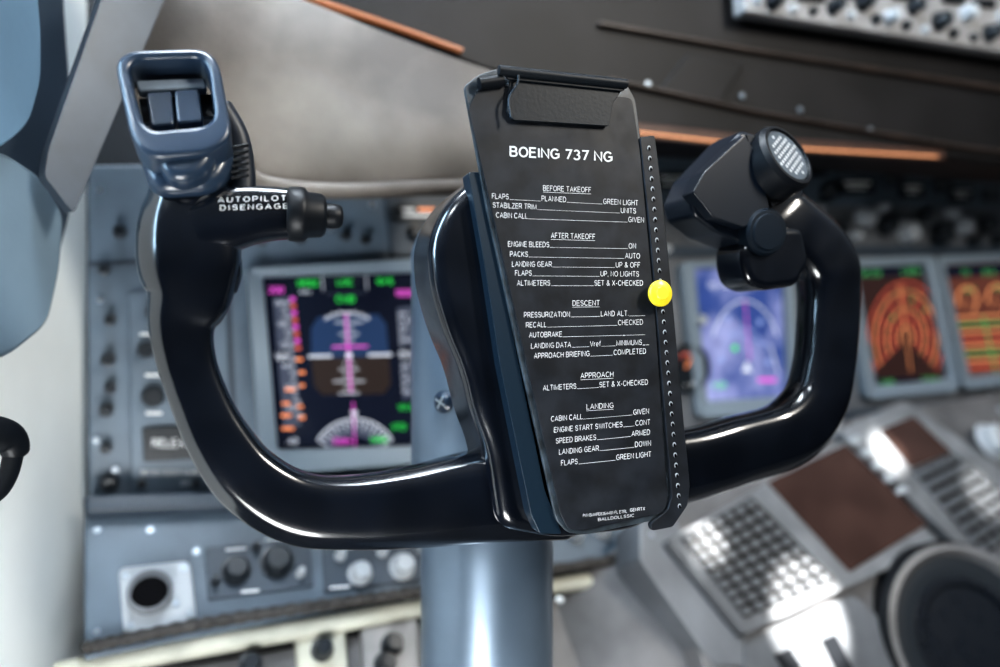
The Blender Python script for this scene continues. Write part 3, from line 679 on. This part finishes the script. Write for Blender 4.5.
cl=prism('clip',[(510,78),(622,90),(613,103),(609,126),(514,120),(507,112)],BP,.0032,.0014,M_clip,bd,bevel=.0004,r=2,label='folded black metal clip')
ra=BP.hit(498,70,.005); rb=BP.hit(627,84,.005); rL=(rb-ra).length
lathe('clip_roll',ra,rb-ra,[(0,.0010),(.0004,.0024),(rL-.0004,.0024),(rL,.0010)],M_clip,cl,seg=24,label='rolled clip edge')
prism('clip_lip',[(500,68),(628,82),(624,91),(508,79)],BP,.0046,.0012,M_clip,cl,bevel=.0004,r=2)
sweep('clip_spring',[(511,118,1.1),(509,98,1.1),(518,82,1.1),(517,68,1.1)],BP,1,M_bracket,cl,off=.0060,seg=12)
lathe('clip_hinge',BP.hit(478,84,.002),(BP.hit(506,80,.002)-BP.hit(478,84,.002)),[(0,.0015),(.0005,.0030),(.013,.0030),(.0135,.0015)],M_rubber,cl,seg=20)
rl=prism('perforated_rail',[(640,137),(655,135),(662,190),(670,270),(682,400),(690,485),(688,505),(673,527),(652,531),(650,524),(668,510),(672,495),(664,400),(650,230)],BP,.0016,.003,M_card,bd,bevel=.0005,r=3,label='black perforated edge rail')
fr=Flat(BP,.0019)
for i in range(36):
    t=i/35; y=148+t*358; x=649+t*30.5
    fr.poly([(x+1.8*math.cos(k*math.pi/4),y+2.6*math.sin(k*math.pi/4)) for k in range(8)],0)
    fr.poly([(x+.3+1.3*math.cos(k*math.pi/4),y+.7+2.0*math.sin(k*math.pi/4)) for k in range(8)],1,lay=.0001)
fr.build('rail_perforations',[mat('hole_rim_grey',(.4,.44,.48),.5),M_hole],rl)
kc=BP.hit(656,294,.0016); kq=kc.y/F
lathe('marker_knob',kc,BP.n,[(0,5*kq),(.003,5*kq),(.0032,13*kq),(.0045,13.2*kq),(.0055,12*kq),(.0062,9*kq),(.0063,7*kq),(.0068,6*kq)],M_yellow,bd,seg=36,label='round yellow plastic marker knob')

tx=Flat(BP,.0009)
tx.text('BOEING 737 NG',561,158.6,9,0,width=103,align='C',slope=.055,w=.18)
LW=.125
def head(t,cx,y,w,sl):
    a,b=tx.text(t,cx,y+2.4,4.9,0,width=w,align='C',slope=sl,w=LW)
    tx.line(a,y+4.0+sl*(a-cx),b,y+4.0+sl*(b-cx),.4)
def tw_(t): return glyphs(t)[2]*4.0
def row(parts,x0,y0,x1,y1):
    x1-=2
    sl=(y1-y0)/(x1-x0); L,mid,R=parts; sc=4.9
    def yy(x): return y0+2.4+sl*(x-x0)
    a,b=tx.text(L,x0,yy(x0),sc,0,width=tw_(L),slope=sl,w=LW)
    e=x1
    if R:
        c,d=tx.text(R,x1,yy(x1),sc,0,width=tw_(R),align='R',slope=sl,w=LW); e=c
    if mid:
        xm=x0+(x1-x0)*mid[1]; m0,m1=tx.text(mid[0],xm,yy(xm),sc,0,width=tw_(mid[0]),slope=sl,w=LW)
        tx.line(b+.8,yy(b)+.3,m0-.8,yy(m0)+.3,.34); tx.line(m1+.8,yy(m1)+.3,e-.8,yy(e)+.3,.34)
    else: tx.line(b+.8,yy(b)+.3,e-.8,yy(e)+.3,.34)
head('BEFORE TAKEOFF',567,189,48,.04)
row(('FLAPS',('PLANNED',.34),'GREEN LIGHT'),492,196,640,203)
row(('STABILZER TRIM',None,'UNITS'),493,205,638,211)
row(('CABIN CALL',None,'GIVEN'),496,215,646,220)
head('AFTER TAKEOFF',573,236,44,.03)
row(('ENGINE BLEEDS',None,'ON'),508,244,638,246)
row(('PACKS',None,'AUTO'),510,254,642,256)
row(('LANDING GEAR',None,'UP & OFF'),512,264,642,265)
row(('FLAPS',None,'UP, NO LIGHTS'),515,273,641,274)
row(('ALTIMETERS',None,'SET & X-CHECKED'),517,283,645,283)
head('DESCENT',586,303,27,-.01)
row(('PRESSURIZATION',('LAND ALT.',.63),''),524,315,648,313)
row(('RECALL',None,'CHECKED'),526,325,645,322)
row(('AUTOBRAKE',('_',.8),''),529,335,648,332)
row(('LANDING DATA',('Vref',.5),'MINIMUMS__'),531,346,651,342)
row(('APPROACH BRIEFING',None,'COMPLETED'),534,356,648,351)
head('APPROACH',597,375,33,-.05)
row(('ALTIMETERS',None,'SET & X-CHECKED'),543,388,650,382)
head('LANDING',600,406,27,-.06)
row(('CABIN CALL',None,'GIVEN'),551,419,651,411)
row(('ENGINE START SWITCHES',None,'CONT'),554,430,652,422)
row(('SPEED BRAKES',None,'ARMED'),556,441,652,432)
row(('LANDING GEAR',None,'DOWN'),559,452,653,443)
row(('FLAPS',None,'GREEN LIGHT'),561,463,653,454)
tx.text('P/N BMAPE8364401-FL ETRL',583,517,2.8,0,width=44,slope=-.1,w=.13)
tx.text('GENRTX',630,511.5,2.9,0,width=15,slope=-.1,w=.17)
tx.text('BALLDOLLSSIC',598,521,2.8,0,width=36,slope=-.12,w=.13)
tx.build('checklist_print',[M_print],bd)

# ---------------------------------------------------------------- lights
w=bpy.data.worlds.new('World'); scene.world=w; w.use_nodes=True
nt=w.node_tree; bg=nt.nodes['Background']
tc=nt.nodes.new('ShaderNodeTexCoord'); gr=nt.nodes.new('ShaderNodeSeparateXYZ'); rp=nt.nodes.new('ShaderNodeValToRGB')
mp=nt.nodes.new('ShaderNodeMath'); mp.operation='MULTIPLY_ADD'; mp.inputs[1].default_value=.5; mp.inputs[2].default_value=.5
nt.links.new(tc.outputs['Generated'],gr.inputs[0]); nt.links.new(gr.outputs['Z'],mp.inputs[0]); nt.links.new(mp.outputs[0],rp.inputs[0])
rp.color_ramp.elements[0].color=(.03,.034,.038,1); rp.color_ramp.elements[0].position=.45
rp.color_ramp.elements[1].color=(.75,.87,1,1); rp.color_ramp.elements[1].position=.9
nt.links.new(rp.outputs[0],bg.inputs[0]); bg.inputs[1].default_value=.30
def area(loc,target,size,energy,col,sy=None):
    l=bpy.data.lights.new('light','AREA'); l.energy=energy; l.color=col; l.size=size
    if sy: l.shape='RECTANGLE'; l.size_y=sy
    o=bpy.data.objects.new('window_or_fill_light',l); COL.objects.link(o); o.location=loc  # one name for the window lamps and the added fill lamps
    o.rotation_euler=(Vector(target)-Vector(loc)).to_track_quat('-Z','Y').to_euler(); return o
area((-.75,-.1,.45),(0,.5,0),.12,14,(.5,.76,1),.8)
area((.95,-.2,.75),(.3,.8,-.1),.16,17,(1,.95,.87),.4)
area((-.1,.28,.85),(.05,.75,0),.5,14,(.82,.91,1),.18)  # added lamp that lifts the panel from above, sparing the yoke
area((-.35,-.6,1.0),(0,.8,0),.2,5,(.85,.93,1))  # added frontal fill lamp behind the camera
area((-.10,.0,-.45),(-.42,.6,-.2),.25,5.5,(.98,1,1))  # added fill lamp aimed at the side wall to whiten it
def spot(loc,target,energy,ang,col,r=.01,blend=.3):
    l=bpy.data.lights.new('sunbeam','SPOT'); l.energy=energy; l.color=col; l.spot_size=math.radians(ang); l.spot_blend=blend; l.shadow_soft_size=r
    o=bpy.data.objects.new('sunbeam',l); COL.objects.link(o); o.location=loc
    o.rotation_euler=(Vector(target)-Vector(loc)).to_track_quat('-Z','Y').to_euler()
spot((.9,-.3,1.1),CP.hit(805,620),1700,3.6,(1,.96,.9),blend=.4)
spot((.9,-.3,1.1),CP.hit(700,550),1600,1.5,(1,.96,.9),blend=.5)
spot((1.0,-.3,1.1),CP.hit(882,458),1200,2.0,(1,.96,.9),blend=.5)
spot((1.0,-.3,1.1),CP.hit(975,500),800,2.6,(1,.96,.9),blend=.8)
# ---------------------------------------------------------------- camera
cam=bpy.data.cameras.new('Camera'); cam.lens=26; cam.sensor_width=36; cam.clip_start=.01
co=bpy.data.objects.new('Camera',cam); COL.objects.link(co); co.rotation_euler=(math.pi/2,0,0)
cam.dof.use_dof=True; cam.dof.focus_distance=.375; cam.dof.aperture_fstop=3.0
scene.camera=co
